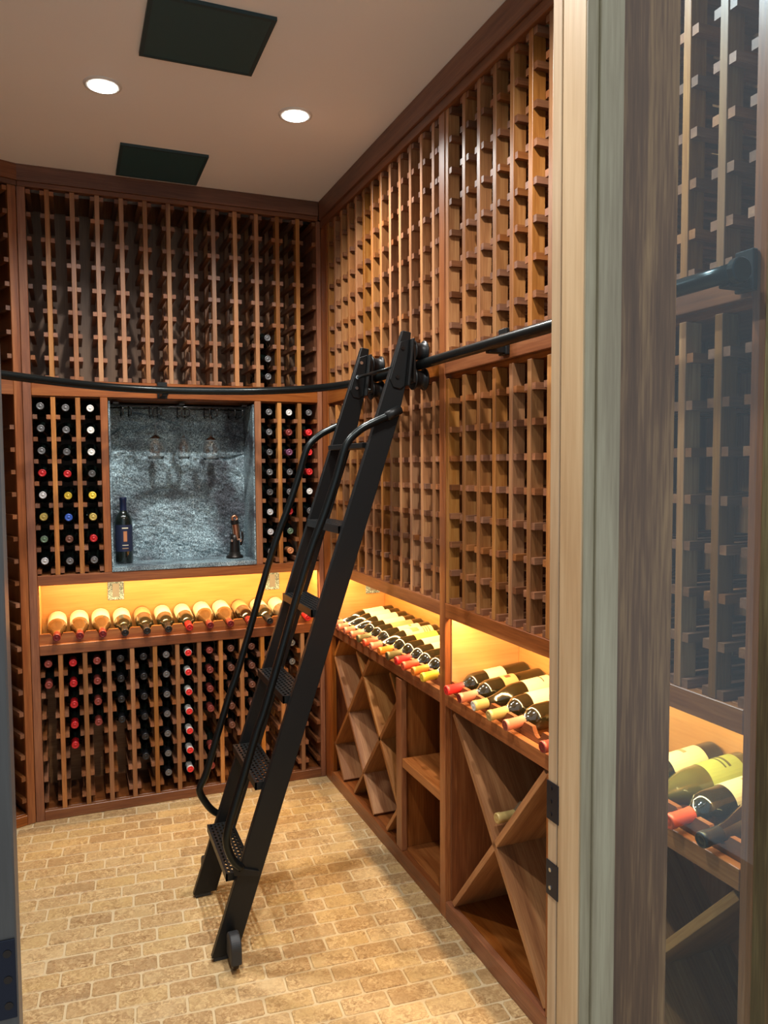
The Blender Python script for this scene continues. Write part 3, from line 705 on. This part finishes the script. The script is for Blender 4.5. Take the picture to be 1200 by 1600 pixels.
# ------------------------------------------------------------------ ceiling fittings
for i, (x, y) in enumerate(SPOTS):
    where = ('on the left between the vents', 'nearer the right wall rack', 'out of view near the door on the left', 'out of view near the door on the right')[i]
    t = thing('downlight', 'round recessed ceiling light '+where, 'ceiling light', T(x, y, H), 'recessed downlights')
    link('trim_ring', lathe_me('trim_ring', [(.044,.0),(.044,-.006),(.058,-.004),(.060,-.0002),(.060,0)], [M_white], 36), t)
    link('lens', lathe_me('lens', [(.0435,-.001),(.0435,-.007),(.02,-.0085),(0,-.009)], [M_lens], 36), t)
for (x0,x1,y0,y1,lab) in ((.222,.560,2.150,2.478,'larger black square ceiling vent at the top of the view'),(.209,.541,3.168,3.498,'smaller looking black square ceiling vent close to the far wall')):
    t = thing('ceiling_vent', lab, 'vent', T((x0+x1)/2,(y0+y1)/2,H), 'black ceiling vents')
    hx, hy = (x1-x0)/2, (y1-y0)/2; f_ = .012
    multibox('frame', t, [(-hx,hx,-hy,-hy+f_,-.010,0),(-hx,hx,hy-f_,hy,-.010,0),(-hx,-hx+f_,-hy+f_,hy-f_,-.010,0),(hx-f_,hx,-hy+f_,hy-f_,-.010,0)], M_vent)
    box('grille', t, -hx+f_,hx-f_,-hy+f_,hy-f_,-.009,0, M_grille, 0)

# ------------------------------------------------------------------ ladder rail
RZ = 1.835
path = [(-.62,2.30),(-.53,2.52),(-.40,2.80),(-.22,3.03),(.03,3.27),(.20,3.375),(.382,3.415),(.58,3.39),(.755,3.33),(.90,3.215),(.98,3.10),(1.035,2.95),(1.058,2.78),(1.06,2.62),(1.06,2.28),(1.06,1.88),(1.06,1.5),(1.06,1.015)]
lr = thing('ladder_rail', 'curved black tubular rail running round the cellar along the racks', 'rail', T(1.06,1.867,RZ))
o = link('rail_tube', tube_me('rail_tube', [catmull([(x-1.06,y-1.867,0) for x,y in path],6)], .016, M_rail, 14), lr)
def bracket(x, y, dx, dy):
    n = Vector((dx,dy,0)); L = n.length; n.normalize()
    q = Matrix(((n.x,-n.y,0,0),(n.y,n.x,0,0),(0,0,1,0),(0,0,0,1)))
    pl = link('bracket', boxmesh(.012,.042,.072,M_black,.002), lr); pl.matrix_local = T(x-1.06+n.x*(L-.007), y-1.867+n.y*(L-.007), .010) @ q
    a = link('bracket_arm', boxmesh(round(L-.004,3),.026,.024,M_black,.002), pl); a.matrix_local = T(-L/2+.005,0,-.020)
bracket(1.06,1.867,XR-1.06,0); bracket(.382,3.415,0,YB-3.415); bracket(1.06,1.045,XR-1.06,0); bracket(1.06,2.95,XR-1.06,0)
cyl('end_cap', lr, (0,1.012-1.867,0), (0,1,0), .022, .016, M_rail, 20, .002)

# ------------------------------------------------------------------ library ladder
LX, LY = .40, 2.50
ld = thing('library_ladder', 'black steel rolling ladder with handrails leaning on the rail', 'ladder', T(LX, LY, 0))
def fr(z): return .358+.3337*(z-.011)
poly = [(.3585,.011),(1.002,1.943),(1.031,1.938),(1.014,1.78),(.985,1.66)]+[(.4385,.013)]
poly = [(x-LX,z) for x,z in poly]
for ya, yb in ((2.31,2.332),(2.690,2.712)):
    prism('stringer', ld, poly, ya-LY, yb-LY, 'xz', M_black, .002)
    box('foot_pad', ld, .365-LX,.42-LX, ya+.003-LY,yb-.003-LY, .0,.012, M_rubber, .001)
for z, x in ((.257,.410),(.529,.505),(.791,.597),(1.056,.692),(1.318,.785)):
    d_ = .088; y0, y1 = 2.3325-LY, 2.6895-LY; x0 = x-LX
    tr = multibox('tread', ld, [(x0,x0+.005,y0,y1,z-.024,z+.001),(x0+d_-.005,x0+d_,y0,y1,z-.024,z+.001),(x0,x0+d_,y0,y0+.004,z-.024,z),(x0,x0+d_,y1-.004,y1,z-.024,z)], M_black)
    nxr, nyr = 6, 15; cx, cy = (d_-.010)/nxr, (y1-y0-.008)/nyr; vs, fs = [], []
    for i in range(nxr):
        for j in range(-1, nyr+1):
            oy = y0+.004+(j+.5*(i%2))*cy; ox = x0+.005+i*cx
            a0, a1 = max(oy, y0+.004), min(oy+cy, y1-.004)
            if a1-a0 < .004: continue
            hx, hy = cx*.34, (a1-a0)/2-cy*.13
            mx_, my_ = ox+cx/2, (a0+a1)/2
            if hy < .002: hy = .001
            outer = [(ox,a0),(mx_,a0),(ox+cx,a0),(ox+cx,my_),(ox+cx,a1),(mx_,a1),(ox,a1),(ox,my_)]
            inner = [(mx_-hx*.8,my_-hy*.6),(mx_,my_-hy),(mx_+hx*.8,my_-hy*.6),(mx_+hx,my_),(mx_+hx*.8,my_+hy*.6),(mx_,my_+hy),(mx_-hx*.8,my_+hy*.6),(mx_-hx,my_)]
            n = len(vs)
            vs += [(p[0],p[1],z) for p in outer]+[(p[0],p[1],z) for p in inner]+[(p[0],p[1],z-.004) for p in inner]
            for k in range(8):
                q = (k+1)%8; fs += [(n+k,n+q,n+8+q,n+8+k),(n+8+k,n+8+q,n+16+q,n+16+k)]
    meshobj('grating', tr, vs, fs, M_black)
box('top_step', ld, .868-LX,.945-LX, 2.3325-LY,2.6895-LY, 1.566,1.584, M_black, .002)
def tubex(name, pts, y, r=.0125):
    return link(name, tube_me(name, [catmull([(x-LX, y-LY, z) for x, z in pts], 6)], r, M_rail, 12), ld)
near_pts = [(.975,1.683),(.935,1.664),(.891,1.645),(.843,1.619),(.800,1.573),(.768,1.475),(.729,1.366),(.665,1.200),(.540,.800),(.505,.703),(.453,.543),(.415,.425),(.408,.372),(.425,.318),(.452,.285)]
tubex('handrail', near_pts, 2.296)
tubex('handrail', [(.95,1.673)]+near_pts[1:12]+[(.392,.372),(.412,.322),(.440,.285),(.475,.262)], 2.726)
for y in (2.296,2.726):
    link('handrail_clamp', tube_me('handrail_clamp', [[(.935-LX,y-LY,1.664),(.985-LX,y-LY,1.690)]], .0155, M_black, 10), ld)
prism('clamp_plate', ld, [(x-LX,z) for x,z in ((.425,.292),(.507,.262),(.505,.247),(.430,.262))], 2.300-LY, 2.3099-LY, 'xz', M_black, .001)
for ya, yb, s in ((2.31,2.332,-1),(2.690,2.712,1)):
    ym = (ya+yb)/2-LY
    outer = ya-.006 if s < 0 else yb+.006
    # side plate with bolts, on the face turned to the viewer
    pl = prism('roller_bracket', ld, [(x-LX,z) for x,z in ((.9915,1.905),(1.020,1.915),(1.004,1.765),(.990,1.755),(.966,1.760),(.954,1.785))], ya-.006-LY, ya-.0002-LY, 'xz', M_black, .0015)
    for bx_, bz in ((.997,1.885),(.978,1.793)):
        cyl('bolt', pl, (bx_-LX, ya-.008-LY, bz), (0,1,0), .006, .005, M_bolt if s > 0 else M_gunmetal, 12)
    prism('flange', ld, [(x-LX,z) for x,z in ((1.006,1.765),(1.0235,1.915),(1.031,1.915),(1.013,1.765))], ya-.030-LY, yb+.030-LY, 'xz', M_black, .0015)
    for z in (RZ+.0445, RZ-.0445):
        h = 1.061-LX
        me = lathe_me('roller', [(0,-.0235),(.034,-.0235),(.036,-.021),(.036,-.0175),(.028,-.0165),(.0275,.0165),(.036,.0175),(.036,.021),(.034,.0235),(0,.0235)], [M_black], 26)
        rr = link('roller', me, ld, mw=T(h, ym, z) @ Matrix.Rotation(math.pi/2,4,'Y'))
        cyl('axle', rr, (0,0,-.012), (0,0,1), .007, .066, M_bolt, 12, .001)
    for (xx, zz) in ((1.036,1.835),): box('spacer', ld, xx-.006-LX, xx+.001-LX, ya-.022-LY, yb+.022-LY, 1.775,1.895, M_gunmetal, .001)
link('lock_rod', tube_me('lock_rod', [[(.981-LX,2.682-LY,1.832),(.966-LX,2.312-LY,1.822)]], .006, M_rail, 10), ld)
cyl('bolt', ld, (.981-LX,2.680-LY,1.832), (-.3,-1,0), .007, .012, M_bolt, 12)
for s, y0 in ((-1,2.3095),(1,2.7125)):
    cyy = y0 + s*.048-LY
    pts = [(cyy-.040,.028),(cyy+.040,.028),(cyy+.040,.075)] + [(cyy+.040*math.cos(a), .075+.034*math.sin(a)) for a in [math.pi*k/10 for k in range(1,10)]] + [(cyy-.040,.075)]
    wc = prism('wheel_cover', ld, pts, .402-LX, .434-LX, 'yz', M_rubber, .003)
    cyl('wheel', wc, (.418-LX, cyy, .033), (1,0,0), .033, .020, M_gunmetal, 26, .003)

# ------------------------------------------------------------------ glass front and doorway
def frame(name, F=None):
    t = bpy.data.objects.new(name, None); C.objects.link(t); struct(t); return t
d1 = frame('door_1')
box('jamb', d1, .662,.690, .9005,.953, -.02,2.36, 'tan', .001); box('jamb_edge', d1, .6625,.690, .9565,.979, -.02,2.36, 'tan', .001)
box('jamb_core', d1, .6655,.690, .9495,.960, -.02,2.36, M_dark, 0)
box('casing_bead', d1, .6625,.6805, .8965,.9003, -.02,2.36, 'olive', .0008); box('casing', d1, .6808,.7200, .892,.950, -.02,2.36, 'olive', .001)
for z0, z1 in ((.969,1.029),(.851,.905)):
    sp = box('strike_plate', d1, .6605,.6622, .950,.980, z0,z1, M_hinge, .0004)
    for zz in ((-.014,.014) if z0 < .9 else (-.02,0,.02)): cyl('screw', sp, (-.0012,.004,zz), (1,0,0), .0032, .0012, M_bolt if z0 < .9 else M_hole, 10)
box('jamb', d1, -.30,-.070, .930,.985, -.02,2.36, 'grey', .002)
hp = box('hinge_plate', d1, -.112,-.0715, .9275,.9298, .893,.984, M_hinge, .0006)
for zz in (-.030,0,.030): cyl('screw', hp, (.012,-.0012,zz), (0,1,0), .0045, .0014, M_gunmetal, 12)
box('head_jamb', d1, -.30,.72, .895,.985, 2.3605,2.42, 'olive', .001)
box('unseen_transom', d1, -.30,.72, .944,.950, 2.4205,H-.001, M_pane, 0)  # unseen, glass in place of a solid header to let light in
w1 = frame('window_1')
box('mullion', w1, .7205,.836, .912,.985, -.02,H-.081, 'zebra', .002); box('window_frame', w1, 1.0805,1.1175, .912,.975, -.02,H-.081, 'zebra', .002)
box('head_rail', w1, .7205,1.1175, .912,.985, H-.08,H-.0005, 'zebra', .002); box('sill_rail', w1, .8365,1.0800, .915,.965, -.02,.09, 'zebra', .002)
box('pane', w1, .836,1.081, .944,.950, .085,H-.082, M_pane, 0)
sbox('wall_front', 1.118,1.52, .90,.924, -.03,H, 'maho', 2); sbox('wall_front', -1.05,-.93, .90,.985, -.03,H, 'grey', 2)
w2 = frame('unseen_window_2')  # unseen panel, made glass to let more outside light onto the ceiling
box('sill_rail', w2, -.93,-.3005, .915,.965, -.02,.09, 'zebra', .002); box('pane', w2, -.93,-.3005, .944,.950, .0905,H-.08, M_pane, 0)
box('head_rail', w2, -.93,-.3005, .915,.965, H-.0795,H, 'zebra', .002)
